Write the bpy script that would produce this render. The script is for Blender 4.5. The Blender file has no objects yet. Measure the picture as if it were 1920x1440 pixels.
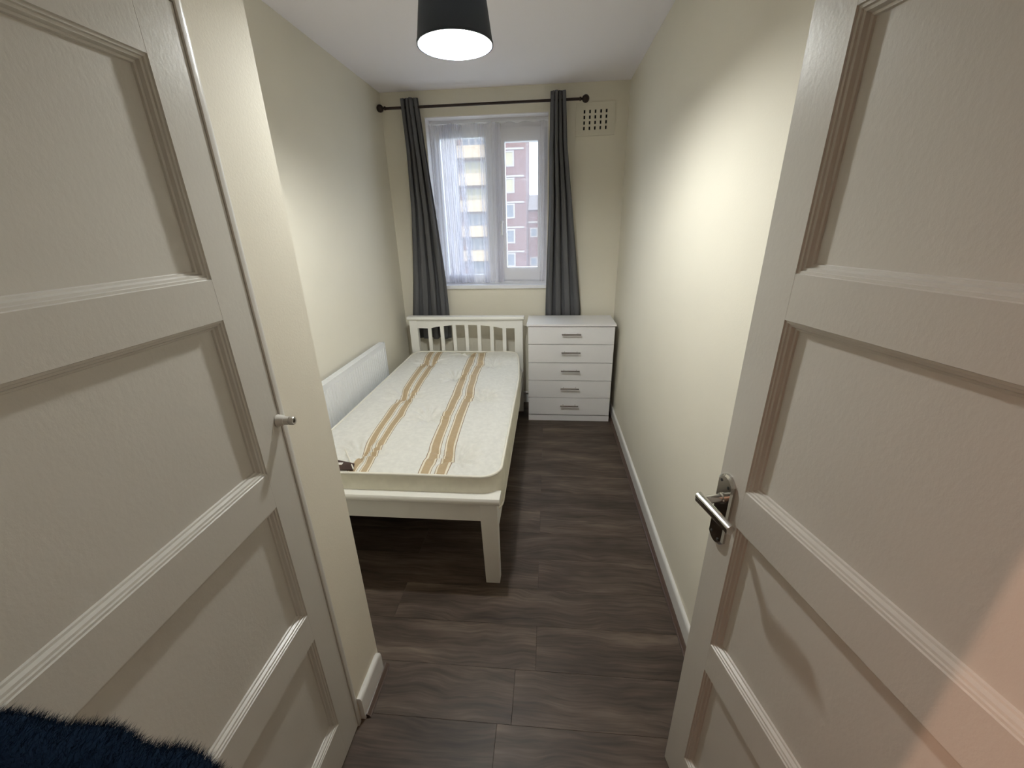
import bpy, bmesh, math, random
from mathutils import Vector, Matrix, noise
R = math.radians
rnd = random.Random(7)
SC = bpy.context.scene
COL = SC.collection

# ------------------------------------------------------------------ camera
PITCH, YAW, ROLL, FPX, CH = 21.375, 5.349, -1.247, 752.9, 1.618
cd = bpy.data.cameras.new('camera'); cam = bpy.data.objects.new('camera', cd); COL.objects.link(cam)
cd.sensor_fit = 'HORIZONTAL'; cd.sensor_width = 36; cd.lens = 36 * FPX / 1920; cd.clip_start = .02; cd.clip_end = 400
_p, _y, _r = R(PITCH), R(YAW), R(ROLL)
fw = Vector((-math.sin(_y) * math.cos(_p), math.cos(_y) * math.cos(_p), -math.sin(_p)))
rt = Vector((math.cos(_y), math.sin(_y), 0)); up = rt.cross(fw)
rt2 = rt * math.cos(_r) + up * math.sin(_r); up2 = up * math.cos(_r) - rt * math.sin(_r)
M = Matrix((rt2, up2, -fw)).transposed().to_4x4(); M.translation = (0, 0, CH)
cam.matrix_world = M
SC.camera = cam

# ------------------------------------------------------------------ world, sun, exposure
w = bpy.data.worlds.new('world'); SC.world = w; w.use_nodes = True
bg = w.node_tree.nodes['Background']; bg.inputs[0].default_value = (.75, .85, 1.0, 1); bg.inputs[1].default_value = 4.5
sd = bpy.data.lights.new('sun', 'SUN'); sun = bpy.data.objects.new('sun', sd); COL.objects.link(sun)
sd.energy = 3.0; sd.angle = R(3); sd.color = (1, .84, .68)
sun.rotation_euler = (R(58), 0, R(12)); sun.location = (0, -5, 20)
BULB = 1040.0          # radiance of the room bulb
HALL = 66.0           # watts of the hallway lamp
SC.view_settings.view_transform = 'Standard'; SC.view_settings.look = 'None'
SC.view_settings.exposure = 0.06; SC.view_settings.gamma = 1.0
SC.view_settings.use_curve_mapping = False

# ------------------------------------------------------------------ materials
def mat(name, color=(.8, .8, .8), rough=.5, metal=0, spec=.5, bump=None, var=None, coat=0):
    """bump=(scale, strength, detail[, stretch]); var=(scale, amount) soft colour mottling"""
    m = bpy.data.materials.new(name); m.use_nodes = True
    nt = m.node_tree; b = nt.nodes['Principled BSDF']
    b.inputs['Base Color'].default_value = (*color, 1); b.inputs['Roughness'].default_value = rough
    b.inputs['Metallic'].default_value = metal; b.inputs['Specular IOR Level'].default_value = spec
    b.inputs['Coat Weight'].default_value = coat; b.inputs['Coat Roughness'].default_value = .12
    tc = nt.nodes.new('ShaderNodeTexCoord')
    if bump:
        n = nt.nodes.new('ShaderNodeTexNoise'); n.inputs['Scale'].default_value = bump[0]
        n.inputs['Detail'].default_value = bump[2]; n.inputs['Roughness'].default_value = .6
        if len(bump) > 3:
            mp = nt.nodes.new('ShaderNodeMapping'); mp.inputs['Scale'].default_value = bump[3]
            nt.links.new(tc.outputs['Object'], mp.inputs[0]); nt.links.new(mp.outputs[0], n.inputs['Vector'])
        else: nt.links.new(tc.outputs['Object'], n.inputs['Vector'])
        bp = nt.nodes.new('ShaderNodeBump'); bp.inputs['Strength'].default_value = bump[1]; bp.inputs['Distance'].default_value = .004
        nt.links.new(n.outputs['Fac'], bp.inputs['Height']); nt.links.new(bp.outputs[0], b.inputs['Normal'])
    if var:
        n = nt.nodes.new('ShaderNodeTexNoise'); n.inputs['Scale'].default_value = var[0]; n.inputs['Detail'].default_value = 4
        nt.links.new(tc.outputs['Object'], n.inputs['Vector'])
        r = nt.nodes.new('ShaderNodeMapRange'); r.inputs[1].default_value = .3; r.inputs[2].default_value = .7
        r.inputs[3].default_value = 1 - var[1]; r.inputs[4].default_value = 1
        h = nt.nodes.new('ShaderNodeHueSaturation'); h.inputs['Color'].default_value = (*color, 1)
        nt.links.new(n.outputs['Fac'], r.inputs[0]); nt.links.new(r.outputs[0], h.inputs['Value'])
        nt.links.new(h.outputs[0], b.inputs['Base Color'])
    return m

M_wall = mat('cream_wall_paint', (.84, .795, .675), .68, spec=.3, bump=(160, .10, 4), var=(1.4, .05))
M_hall = mat('hall_wall_paint', (.24, .23, .21), .7, bump=(160, .1, 3))
M_ceil = mat('white_ceiling_paint', (.93, .895, .93), .85, spec=.2, bump=(190, .10, 4))
M_reveal = mat('pale_reveal_paint', (.90, .87, .88), .6, bump=(90, .12, 3))
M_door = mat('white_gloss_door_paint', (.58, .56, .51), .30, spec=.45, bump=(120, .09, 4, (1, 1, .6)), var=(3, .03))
M_trim = mat('white_gloss_trim_paint', (.80, .79, .76), .25, spec=.5, bump=(40, .12, 3))
M_bed = mat('white_lacquered_wood', (.90, .89, .84), .38, bump=(30, .04, 2))
M_chest = mat('white_woodgrain_laminate', (.88, .87, .88), .36, bump=(40, .10, 4, (.15, 1, 2.5)))
M_chrome = mat('polished_chrome', (.62, .61, .59), .13, 1)
M_steel = mat('brushed_nickel', (.52, .50, .47), .28, 1)
M_dark = mat('dark_screw_slot', (.02, .02, .02), .5)
M_bronze = mat('dark_bronze_rod', (.035, .022, .018), .35, .4)
M_curt = mat('charcoal_curtain_fabric', (.125, .125, .130), .9, spec=.15, bump=(420, .25, 2))
M_rad = mat('white_radiator_enamel', (.84, .85, .86), .32)
M_upvc = mat('white_upvc', (.90, .91, .95), .3)
M_shade = mat('dark_lampshade_fabric', (.012, .014, .020), .6, spec=.5, bump=(500, .2, 2))
M_shadein = None
M_brown = mat('brown_floor_beading', (.085, .050, .036), .35)
M_vent = mat('painted_plaster_vent', (.76, .72, .60), .55, bump=(160, .1, 3))
M_flex = mat('white_cable_plastic', (.8, .8, .8), .5)
M_fleece = mat('navy_fleece_fabric', (.004, .012, .028), .95, spec=.1)
M_black = mat('flat_black', (.004, .004, .004), .9)
M_tag = mat('brown_printed_label', (.045, .018, .014), .5)
M_tagw = mat('white_label_print', (.8, .78, .74), .5)
M_brick = mat('red_brick', (.130, .056, .048), .85, var=(.6, .15))
M_band = mat('white_concrete_band', (.29, .27, .255), .8)
M_cream = mat('cream_balcony_panel', (.34, .265, .18), .8)
M_brickl = mat('orange_pink_brick', (.22, .12, .085), .85, var=(.6, .12))
M_win_o = mat('far_window_glass', (.10, .11, .13), .15)
M_pane_y = mat('pale_yellow_lit_pane', (.30, .27, .17), .7)  # lit look of some far windows, put into the pane colour
M_roof = mat('grey_roof_tile', (.20, .18, .18), .8)
M_bluegrey = mat('blue_grey_render', (.16, .19, .24), .8)
M_grass = mat('outdoor_ground', (.25, .26, .22), .9)

def mat_cloth(name, col, tcol, fac):
    m = bpy.data.materials.new(name); m.use_nodes = True; nt = m.node_tree; nt.nodes.clear()
    o = nt.nodes.new('ShaderNodeOutputMaterial'); t = nt.nodes.new('ShaderNodeBsdfTranslucent'); t.inputs[0].default_value = (*tcol, 1)
    d = nt.nodes.new('ShaderNodeBsdfPrincipled'); d.inputs['Base Color'].default_value = (*col, 1); d.inputs['Roughness'].default_value = .6
    x = nt.nodes.new('ShaderNodeMixShader'); x.inputs[0].default_value = fac
    nt.links.new(d.outputs[0], x.inputs[1]); nt.links.new(t.outputs[0], x.inputs[2]); nt.links.new(x.outputs[0], o.inputs[0]); return m
M_shade = mat_cloth('dark_lampshade_fabric', (.018, .026, .038), (.7, .85, 1), .012)
M_shadein = mat_cloth('white_lampshade_lining', (.62, .62, .62), (.9, .9, .9), .25)
def mat_glass():
    m = bpy.data.materials.new('window_glass'); m.use_nodes = True; nt = m.node_tree; nt.nodes.clear()
    o = nt.nodes.new('ShaderNodeOutputMaterial'); t = nt.nodes.new('ShaderNodeBsdfTransparent'); g = nt.nodes.new('ShaderNodeBsdfGlossy')
    g.inputs['Roughness'].default_value = .02; t.inputs[0].default_value = (.95, .97, .97, 1)
    x = nt.nodes.new('ShaderNodeMixShader'); x.inputs[0].default_value = .06
    nt.links.new(t.outputs[0], x.inputs[1]); nt.links.new(g.outputs[0], x.inputs[2]); nt.links.new(x.outputs[0], o.inputs[0]); return m
M_glass = mat_glass()
def mat_net(fac):
    m = bpy.data.materials.new('sheer_net_fabric'); m.use_nodes = True; nt = m.node_tree; nt.nodes.clear()
    o = nt.nodes.new('ShaderNodeOutputMaterial'); t = nt.nodes.new('ShaderNodeBsdfTransparent')
    l = nt.nodes.new('ShaderNodeBsdfTranslucent'); l.inputs[0].default_value = (.95, .93, 1.0, 1)
    d = nt.nodes.new('ShaderNodeBsdfDiffuse'); d.inputs[0].default_value = (.85, .84, .88, 1)
    y = nt.nodes.new('ShaderNodeMixShader'); y.inputs[0].default_value = .22
    x = nt.nodes.new('ShaderNodeMixShader'); x.inputs[0].default_value = fac
    nt.links.new(l.outputs[0], y.inputs[1]); nt.links.new(d.outputs[0], y.inputs[2])
    nt.links.new(t.outputs[0], x.inputs[1]); nt.links.new(y.outputs[0], x.inputs[2]); nt.links.new(x.outputs[0], o.inputs[0]); return m
M_net = mat_net(.27); M_net2 = mat_net(.26)
def mat_bulb():
    m = bpy.data.materials.new('lit_bulb'); m.use_nodes = True; b = m.node_tree.nodes['Principled BSDF']
    b.inputs['Emission Color'].default_value = (.98, 1.0, .97, 1); b.inputs['Emission Strength'].default_value = BULB; return m
M_bulb = mat_bulb()

def mat_floor():
    m = bpy.data.materials.new('dark_oak_laminate'); m.use_nodes = True; nt = m.node_tree; b = nt.nodes['Principled BSDF']
    N = nt.nodes.new; L = nt.links.new
    geo = N('ShaderNodeNewGeometry'); oi = N('ShaderNodeObjectInfo')
    mul = N('ShaderNodeVectorMath'); mul.operation = 'SCALE'; mul.inputs[0].default_value = (37, 11, 5); L(oi.outputs['Random'], mul.inputs['Scale'])
    add = N('ShaderNodeVectorMath'); add.operation = 'ADD'; L(geo.outputs['Position'], add.inputs[0]); L(mul.outputs[0], add.inputs[1])
    # wavy grain: distort, then stretch along the plank (X)
    nd = N('ShaderNodeTexNoise'); nd.inputs['Scale'].default_value = 3.2; nd.inputs['Detail'].default_value = 2; L(add.outputs[0], nd.inputs['Vector'])
    sc = N('ShaderNodeVectorMath'); sc.operation = 'SCALE'; sc.inputs['Scale'].default_value = .11; L(nd.outputs['Color'], sc.inputs[0])
    ad2 = N('ShaderNodeVectorMath'); ad2.operation = 'ADD'; L(add.outputs[0], ad2.inputs[0]); L(sc.outputs[0], ad2.inputs[1])
    mp = N('ShaderNodeMapping'); mp.inputs['Scale'].default_value = (1.5, 10, 1); L(ad2.outputs[0], mp.inputs[0])
    n1 = N('ShaderNodeTexNoise'); n1.inputs['Scale'].default_value = 1.3; n1.inputs['Detail'].default_value = 5; n1.inputs['Roughness'].default_value = .55; L(mp.outputs[0], n1.inputs['Vector'])
    mp2 = N('ShaderNodeMapping'); mp2.inputs['Scale'].default_value = (6, 110, 1); L(ad2.outputs[0], mp2.inputs[0])
    n2 = N('ShaderNodeTexNoise'); n2.inputs['Scale'].default_value = 1.0; n2.inputs['Detail'].default_value = 3; L(mp2.outputs[0], n2.inputs['Vector'])
    n3 = N('ShaderNodeTexNoise'); n3.inputs['Scale'].default_value = 4; n3.inputs['Detail'].default_value = 3; mp3 = N('ShaderNodeMapping'); mp3.inputs['Scale'].default_value = (.8, 2.4, 1); L(add.outputs[0], mp3.inputs[0]); L(mp3.outputs[0], n3.inputs['Vector'])
    r1 = N('ShaderNodeValToRGB'); e = r1.color_ramp.elements
    e[0].position = .30; e[0].color = (.050, .034, .025, 1); e[1].position = .72; e[1].color = (.150, .112, .085, 1)
    k = e.new(.5); k.color = (.088, .063, .048, 1)
    L(n1.outputs['Fac'], r1.inputs[0])
    mx = N('ShaderNodeMix'); mx.data_type = 'RGBA'; mx.blend_type = 'MULTIPLY'; mx.inputs[0].default_value = .65
    r2 = N('ShaderNodeMapRange'); r2.inputs[1].default_value = .3; r2.inputs[2].default_value = .7; r2.inputs[3].default_value = .50; r2.inputs[4].default_value = 1.38
    L(n2.outputs['Fac'], r2.inputs[0]); L(r1.outputs[0], mx.inputs[6]); L(r2.outputs[0], mx.inputs[7])
    r3 = N('ShaderNodeMapRange'); r3.inputs[1].default_value = .3; r3.inputs[2].default_value = .7; r3.inputs[3].default_value = .75; r3.inputs[4].default_value = 1.2
    L(n3.outputs['Fac'], r3.inputs[0])
    hs = N('ShaderNodeHueSaturation'); L(mx.outputs[2], hs.inputs['Color'])
    mr = N('ShaderNodeMath'); mr.operation = 'MULTIPLY_ADD'; mr.inputs[1].default_value = .12; mr.inputs[2].default_value = .96; L(oi.outputs['Random'], mr.inputs[0])
    mm = N('ShaderNodeMath'); mm.operation = 'MULTIPLY'; L(mr.outputs[0], mm.inputs[0]); L(r3.outputs[0], mm.inputs[1]); L(mm.outputs[0], hs.inputs['Value'])
    L(hs.outputs[0], b.inputs['Base Color']); b.inputs['Roughness'].default_value = .46; b.inputs['Specular IOR Level'].default_value = .35
    bp = N('ShaderNodeBump'); bp.inputs['Strength'].default_value = .12; bp.inputs['Distance'].default_value = .002
    L(n2.outputs['Fac'], bp.inputs['Height']); L(bp.outputs[0], b.inputs['Normal'])
    return m
M_floor = mat_floor()

def mat_mattress():
    m = bpy.data.materials.new('striped_damask_ticking'); m.use_nodes = True; nt = m.node_tree; b = nt.nodes['Principled BSDF']
    N = nt.nodes.new; L = nt.links.new
    base = (.80, .79, .74, 1); tan = (.50, .375, .225, 1); line = (.28, .19, .11, 1); edge = (.84, .77, .62, 1)
    prev = None
    tc = N('ShaderNodeTexCoord')
    jq = N('ShaderNodeTexVoronoi'); jq.inputs['Scale'].default_value = 60; L(tc.outputs['Object'], jq.inputs['Vector'])
    for i, nm in enumerate(('stripe_a', 'stripe_b')):
        at = N('ShaderNodeAttribute'); at.attribute_name = nm
        ab = N('ShaderNodeMath'); ab.operation = 'ABSOLUTE'; L(at.outputs['Fac'], ab.inputs[0])
        cr = N('ShaderNodeValToRGB'); cr.color_ramp.interpolation = 'CONSTANT'; cr2 = N('ShaderNodeValToRGB'); cr2.color_ramp.interpolation = 'CONSTANT'
        stops = [(0, base), (.12, line), (.16, edge), (.27, tan), (.80, edge), (.93, line), (.985, base)]
        e = cr.color_ramp.elements; e[0].position = 0; e[0].color = base; e[1].position = stops[1][0]; e[1].color = stops[1][1]
        for p, c in stops[2:]: k = e.new(p); k.color = c
        L(ab.outputs[0], cr.inputs[0])
        lt = N('ShaderNodeMath'); lt.operation = 'LESS_THAN'; lt.inputs[1].default_value = .985; L(ab.outputs[0], lt.inputs[0])
        mx = N('ShaderNodeMix'); mx.data_type = 'RGBA'; L(lt.outputs[0], mx.inputs[0])
        if prev: L(prev, mx.inputs[6])
        else: mx.inputs[6].default_value = base
        L(cr.outputs[0], mx.inputs[7]); prev = mx.outputs[2]
    n = N('ShaderNodeTexNoise'); n.inputs['Scale'].default_value = 45; n.inputs['Detail'].default_value = 4; L(tc.outputs['Object'], n.inputs['Vector'])
    r = N('ShaderNodeMapRange'); r.inputs[1].default_value = .3; r.inputs[2].default_value = .7; r.inputs[3].default_value = .93; r.inputs[4].default_value = 1.03; L(n.outputs['Fac'], r.inputs[0])
    hs = N('ShaderNodeHueSaturation'); L(prev, hs.inputs['Color']); L(r.outputs[0], hs.inputs['Value'])
    L(hs.outputs[0], b.inputs['Base Color']); b.inputs['Roughness'].default_value = .55
    bp = N('ShaderNodeBump'); bp.inputs['Strength'].default_value = .2; bp.inputs['Distance'].default_value = .002; L(n.outputs['Fac'], bp.inputs['Height']); L(bp.outputs[0], b.inputs['Normal'])
    return m
M_matt = mat_mattress()
M_mattside = mat('cream_damask_border', (.90, .87, .74), .6, bump=(60, .25, 4), var=(20, .10))
M_pipe = mat('cream_piping_cord', (.86, .83, .74), .5)

# ------------------------------------------------------------------ helpers
def obj(name, bm, m, parent=None, smooth=False, bevel=0, kind=None):
    me = bpy.data.meshes.new(name)
    if bevel:
        bmesh.ops.bevel(bm, geom=[e for e in bm.edges if e.calc_face_angle(0) > .5], offset=bevel, segments=2, profile=.6, affect='EDGES', clamp_overlap=True)
    bmesh.ops.recalc_face_normals(bm, faces=bm.faces[:])
    bm.to_mesh(me); bm.free()
    for mm in (m if isinstance(m, (list, tuple)) else [m]): me.materials.append(mm)
    if smooth:
        for p in me.polygons: p.use_smooth = True
        if smooth != 'all': me.set_sharp_from_angle(angle=R(40))
    o = bpy.data.objects.new(name, me); COL.objects.link(o)
    if parent: o.parent = parent
    if kind: o['kind'] = kind
    return o
def tag(o, label=None, cat=None, group=None, kind=None):
    if label: o['label'] = label
    if cat: o['category'] = cat
    if group: o['group'] = group
    if kind: o['kind'] = kind
    return o
def thing(name, loc, rz=0, label=None, cat=None, group=None, kind=None):
    o = bpy.data.objects.new(name, None); COL.objects.link(o); o.location = loc; o.rotation_euler = (0, 0, rz)
    o.empty_display_size = .1
    return tag(o, label, cat, group, kind)
def box(bm, x0, x1, y0, y1, z0, z1):
    vs = [bm.verts.new((x, y, z)) for x in (x0, x1) for y in (y0, y1) for z in (z0, z1)]
    for f in ((0, 1, 3, 2), (4, 6, 7, 5), (0, 4, 5, 1), (2, 3, 7, 6), (0, 2, 6, 4), (1, 5, 7, 3)): bm.faces.new([vs[i] for i in f])
    return vs
def B(*bs):
    bm = bmesh.new()
    for b in bs: box(bm, *b)
    return bm
def frame_for(d):
    d = d.normalized(); a = Vector((0, 0, 1)) if abs(d.z) < .9 else Vector((1, 0, 0))
    u = d.cross(a).normalized(); return u, d.cross(u).normalized()
def tube(bm, pts, r, seg=12, caps=True, closed=False):
    pts = [Vector(p) for p in pts]; n = len(pts); rings = []; pu = None
    for i, p in enumerate(pts):
        if closed: d = pts[(i + 1) % n] - pts[i - 1]
        else: d = pts[min(i + 1, n - 1)] - pts[max(i - 1, 0)]
        d.normalize()
        if pu is None: u, v = frame_for(d)
        else:
            u = (pu - d * pu.dot(d)).normalized(); v = d.cross(u)
        pu = u
        rr = r[i] if isinstance(r, (list, tuple)) else r
        rings.append([bm.verts.new(p + (u * math.cos(2 * math.pi * k / seg) + v * math.sin(2 * math.pi * k / seg)) * rr) for k in range(seg)])
    for i in range(n if closed else n - 1):
        a, b = rings[i], rings[(i + 1) % n]
        for k in range(seg): bm.faces.new((a[k], a[(k + 1) % seg], b[(k + 1) % seg], b[k]))
    if caps and not closed: bm.faces.new(rings[0][::-1]); bm.faces.new(rings[-1])
    return rings
def lathe(bm, prof, c=(0, 0, 0), axis=2, seg=32, close=False):
    rings = []
    for r, h in prof:
        ring = []
        for k in range(seg):
            a = 2 * math.pi * k / seg; x, y = r * math.cos(a), r * math.sin(a)
            p = {2: (x, y, h), 0: (h, x, y), 1: (x, h, y)}[axis]
            ring.append(bm.verts.new(Vector(p) + Vector(c)))
        rings.append(ring)
    for a, b in zip(rings, rings[1:] + ([rings[0]] if close else [])):
        for k in range(seg): bm.faces.new((a[k], a[(k + 1) % seg], b[(k + 1) % seg], b[k]))
    if not close: bm.faces.new(rings[0][::-1]); bm.faces.new(rings[-1])
def extrude_poly(bm, poly, f0, f1):
    """poly list of 2D; f0/f1 map 2D to 3D for the two ends"""
    a = [bm.verts.new(f0(p)) for p in poly]; b = [bm.verts.new(f1(p)) for p in poly]
    bm.faces.new(a); bm.faces.new(b[::-1]); n = len(poly)
    for i in range(n): bm.faces.new((a[i], a[(i + 1) % n], b[(i + 1) % n], b[i]))
def copy_tree(o, parent=None):
    c = o.copy(); COL.objects.link(c); c.parent = parent
    for ch in o.children: copy_tree(ch, c)
    return c

# ------------------------------------------------------------------ dimensions
XL, XR, D, H = -1.333, .591, 3.646, 2.613
NX, NY = -.643, 1.022          # cupboard wall face and its far end
HS = .097
WX0, WX1, WZ0, WZ1 = -.992, -.012, 1.105, 2.437

# ------------------------------------------------------------------ room shell
fl = obj('floor', B((-3.0, 1.6, -1.5, D + .2, -.12, -.011)), M_black, kind='structure')
tag(fl, 'dark grey-brown wood laminate floor laid crosswise through the room', 'floor')
ROW = .1895; y = 1.054 - 13 * ROW; row = 0
pl_mesh = {}
while y < D - .001:
    j = -.031 + (.6 if row % 2 else 0)          # row 13 starts at 1.054 and shows its joint at -.03
    if (row - 13) % 2: j = -.031 - .64
    else: j = -.031
    if row == 11 or row == 12: j = {11: -.11 - .05, 12: -.11}[row]
    xs = [-1.333, 1.25] if y > 0 else [-2.95, 1.55]
    cuts = sorted({round(j + k * 1.28, 4) for k in range(-3, 3)})
    cuts = [xs[0]] + [c for c in cuts if xs[0] + .05 < c < min(xs[1], XR if y > 0 else 9) - .05] + [XR + .002 if y > 0 else xs[1]]
    for a, b_ in zip(cuts, cuts[1:]):
        ln = round(b_ - a, 4); y1 = min(y + ROW, D)
        key = (ln, round(y1 - y, 4))
        if key not in pl_mesh:
            bm = B((.0002, ln - .0002, .0002, y1 - y - .0002, -.010, 0))
            top = [e for e in bm.edges if all(v.co.z > -.001 for v in e.verts)]
            bmesh.ops.bevel(bm, geom=top, offset=.0007, segments=1, affect='EDGES')
            me = bpy.data.meshes.new('plank'); bm.to_mesh(me); bm.free(); me.materials.append(M_floor); pl_mesh[key] = me
        o = bpy.data.objects.new('plank', pl_mesh[key]); COL.objects.link(o); o.parent = fl; o.location = (a, y, 0)
    y += ROW; row += 1

def st(name, bm, m, label, cat, bevel=0, smooth=False):
    return tag(obj(name, bm, m, kind='structure', bevel=bevel, smooth=smooth), label, cat)
st('ceiling', B((-3.0, 1.6, -1.5, D + .2, H, H + .15)), M_ceil, 'plain off-white ceiling above the narrow room', 'ceiling')
st('wall_right', B((XR, XR + .12, .03, D + .2, -.01, H)), M_wall, 'long cream wall on the right behind the open door', 'wall')
st('wall_left', B((XL - .12, XL, NY - .08, D + .2, -.01, H)), M_wall, 'cream wall on the left above the radiator', 'wall')
bm = B((XL, WX0, D, D + .26, -.01, H), (WX1, XR, D, D + .26, -.01, H), (WX0, WX1, D, D + .26, -.01, WZ0), (WX0, WX1, D, D + .26, WZ1, H))
st('wall_back', bm, M_wall, 'cream end wall around the window', 'wall')
# cupboard wall beside the camera, with the opening its door closes
DY0, DY1, DZ = .055, .8405, 1.992
bm = B((NX - .10, NX, DY1, NY, -.01, H), (NX - .10, NX, .02, DY0, -.01, H), (NX - .10, NX, DY0, DY1, DZ, H), (XL, NX - .10, NY - .08, NY, -.01, H))
st('wall_cupboard', bm, M_wall, 'cream wall strip beyond the left panelled door, ending in a corner', 'wall')
st('wall_cupboard_inside', B((XL - .12, XL - .02, .02, NY - .08, -.01, H)), M_wall, 'inside wall of the cupboard behind the left door', 'wall')
bm = B((-3, -.215, -.09, .02, -.01, H), (.60, 1.6, -.09, .02, -.01, H), (-.215, .60, -.09, .02, 2.02, H))
st('wall_front', bm, M_wall, 'wall around the doorway the camera looks through', 'wall')
bm = B((-3, 1.6, -1.5, -1.38, -.01, H), (-3.0, -2.88, -1.38, -.09, -.01, H), (1.48, 1.6, -1.38, -.09, -.01, H))
st('wall_hall', bm, M_hall, 'hallway walls behind the camera', 'wall')

# skirting boards with rounded top edge
def skirt_poly(h=HS, t=.015):
    return [(0, 0), (t, 0), (t, h - .016)] + [(t * .5 + t * .5 * math.cos(a), h - .016 + .016 * math.sin(a)) for a in [R(x) for x in (20, 45, 70, 90)]] + [(0, h)]
bm = bmesh.new(); extrude_poly(bm, skirt_poly(), lambda p: (XR - p[0], .05, p[1]), lambda p: (XR - p[0], D, p[1]))
st('baseboard_right', bm, M_trim, 'white skirting board along the right wall', 'skirting board', smooth=True)
bm = bmesh.new(); extrude_poly(bm, skirt_poly(), lambda p: (XL, D - p[0], p[1]), lambda p: (XR - .016, D - p[0], p[1]))
st('baseboard_back', bm, M_trim, 'white skirting board under the window behind bed and chest', 'skirting board', smooth=True)
bm = bmesh.new(); extrude_poly(bm, skirt_poly(), lambda p: (XL + p[0], NY, p[1]), lambda p: (XL + p[0], D - .016, p[1]))
st('baseboard_left', bm, M_trim, 'white skirting board along the left wall behind the bed', 'skirting board', smooth=True)
bm = bmesh.new()          # short one on the cupboard wall; its far end is rounded over
P_ = skirt_poly(.108, .017)
a0 = [bm.verts.new((NX + p[0], DY1 + .004, p[1])) for p in P_]
rings = [a0]
for yy, sc_, dz in ((NY - .03, 1, 0), (NY - .012, 1, -.006), (NY - .002, .8, -.018), (NY + .004, .35, -.034)):
    rings.append([bm.verts.new((NX + p[0] * sc_, yy, p[1] + (dz if p[1] > .05 else 0))) for p in P_])
for a, b_ in zip(rings, rings[1:]):
    for i in range(len(P_)): bm.faces.new((a[i], a[(i + 1) % len(P_)], b_[(i + 1) % len(P_)], b_[i]))
bm.faces.new(a0); bm.faces.new(rings[-1][::-1])
st('baseboard_cupboard', bm, M_trim, 'short white skirting board beside the left panelled door', 'skirting board', smooth=True)
def bead(path_a, path_b, nrm, name, label):
    bm = bmesh.new(); nx, ny = nrm
    prof = [(0, 0), (.017, 0), (.017, .004), (.0125, .006), (.0135, .0085), (.009, .0125), (.004, .0165), (0, .0175)]
    extrude_poly(bm, prof, lambda p: (path_a[0] + nx * p[0], path_a[1] + ny * p[0], p[1]), lambda p: (path_b[0] + nx * p[0], path_b[1] + ny * p[0], p[1]))
    st(name, bm, M_brown, label, 'floor beading')
bead((XR - .015, .05), (XR - .015, D - .015), (-1, 0), 'trim_1', 'brown scotia beading along the right wall skirting')
bead((NX + .017, DY1 + .01), (NX + .017, NY + .012), (1, 0), 'trim_2', 'short brown scotia beading below the left skirting')

# ------------------------------------------------------------------ window
wn = thing('window_1', (0, 0, 0), kind='structure', label='white plastic double glazed window with two panes', cat='window')
FY = D + .115
WT, WB = 2.405, 1.135
def rectframe(x0, x1, z0, z1, iw0, iw1, ib, it, y0, y1, name, bevel=.004):
    bm = bmesh.new()
    X = (x0, x0 + iw0, x1 - iw1, x1); Z = (z0, z0 + ib, z1 - it, z1)
    F = {}
    for yy in (y0, y1):
        for i, x in enumerate(X):
            for k, z in enumerate(Z): F[(yy, i, k)] = bm.verts.new((x, yy, z))
    for i in range(3):
        for k in range(3):
            if i == 1 and k == 1: continue
            for yy in (y0, y1): bm.faces.new([F[(yy, i, k)], F[(yy, i + 1, k)], F[(yy, i + 1, k + 1)], F[(yy, i, k + 1)]])
    for a, b_, c, d_ in ((0, 0, 3, 0), (3, 0, 3, 3), (3, 3, 0, 3), (0, 3, 0, 0)):
        n = 3
        for t in range(n):
            p = (a + (c - a) * t // n, b_ + (d_ - b_) * t // n); q_ = (a + (c - a) * (t + 1) // n, b_ + (d_ - b_) * (t + 1) // n)
            bm.faces.new([F[(y0, *p)], F[(y0, *q_)], F[(y1, *q_)], F[(y1, *p)]])
    for p, q_ in (((1, 1), (2, 1)), ((2, 1), (2, 2)), ((2, 2), (1, 2)), ((1, 2), (1, 1))):
        bm.faces.new([F[(y0, *p)], F[(y0, *q_)], F[(y1, *q_)], F[(y1, *p)]])
    return obj(name, bm, M_upvc, wn, bevel=bevel, smooth=True)
rectframe(WX0, WX1, WZ0 + .022, WT + .03, .045, .05, .05, .05, FY + .012, FY + .08, 'frame')
obj('mullion', B((-.505, -.425, FY + .010, FY + .08, WB + .02, WT)), M_upvc, wn, bevel=.004, smooth=True)
obj('frame_head', B((WX0, WX1, FY + .005, FY + .06, 2.36, WZ1)), M_upvc, wn, bevel=.003)
rectframe(-.952, -.503, 1.160, 2.365, .042, .035, .055, .06, FY - .002, FY + .05, 'glazing_frame')
sash = rectframe(-.432, -.045, 1.17, 2.362, .063, .052, .108, .097, FY - .016, FY + .05, 'sash', .005)
tag(sash, 'hinged right-hand sash, thicker than the left glazing')
gl = lambda x0, x1, z0, z1: obj('glass_pane', B((x0, x1, FY + .022, FY + .028, z0, z1)), M_glass, wn)
gl(-.915, -.535, 1.21, 2.308); gl(-.372, -.094, 1.275, 2.268)
bm = bmesh.new(); tube(bm, [(-.405, FY - .018, 1.66), (-.405, FY - .045, 1.66)], .012, 12); tube(bm, [(-.405, FY - .045, 1.665), (-.405, FY - .05, 1.62), (-.405, FY - .048, 1.55)], .009, 10)
obj('handle', bm, M_upvc, sash, smooth=True)
# reveal and sill
bm = B((WX0 - .0005, WX0 + .006, D + .002, FY + .012, WZ0, WZ1), (WX1 - .006, WX1 + .0005, D + .002, FY + .012, WZ0, WZ1), (WX0, WX1, D + .002, FY + .012, WZ1 - .006, WZ1 + .0005))
obj('reveal_lining', bm, M_reveal, wn)
o = obj('sill', B((WX0 + .002, WX1 - .002, D - .022, FY + .02, WZ0 + .002, WZ0 + .03)), M_upvc, wn, bevel=.006, smooth=True)

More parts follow.
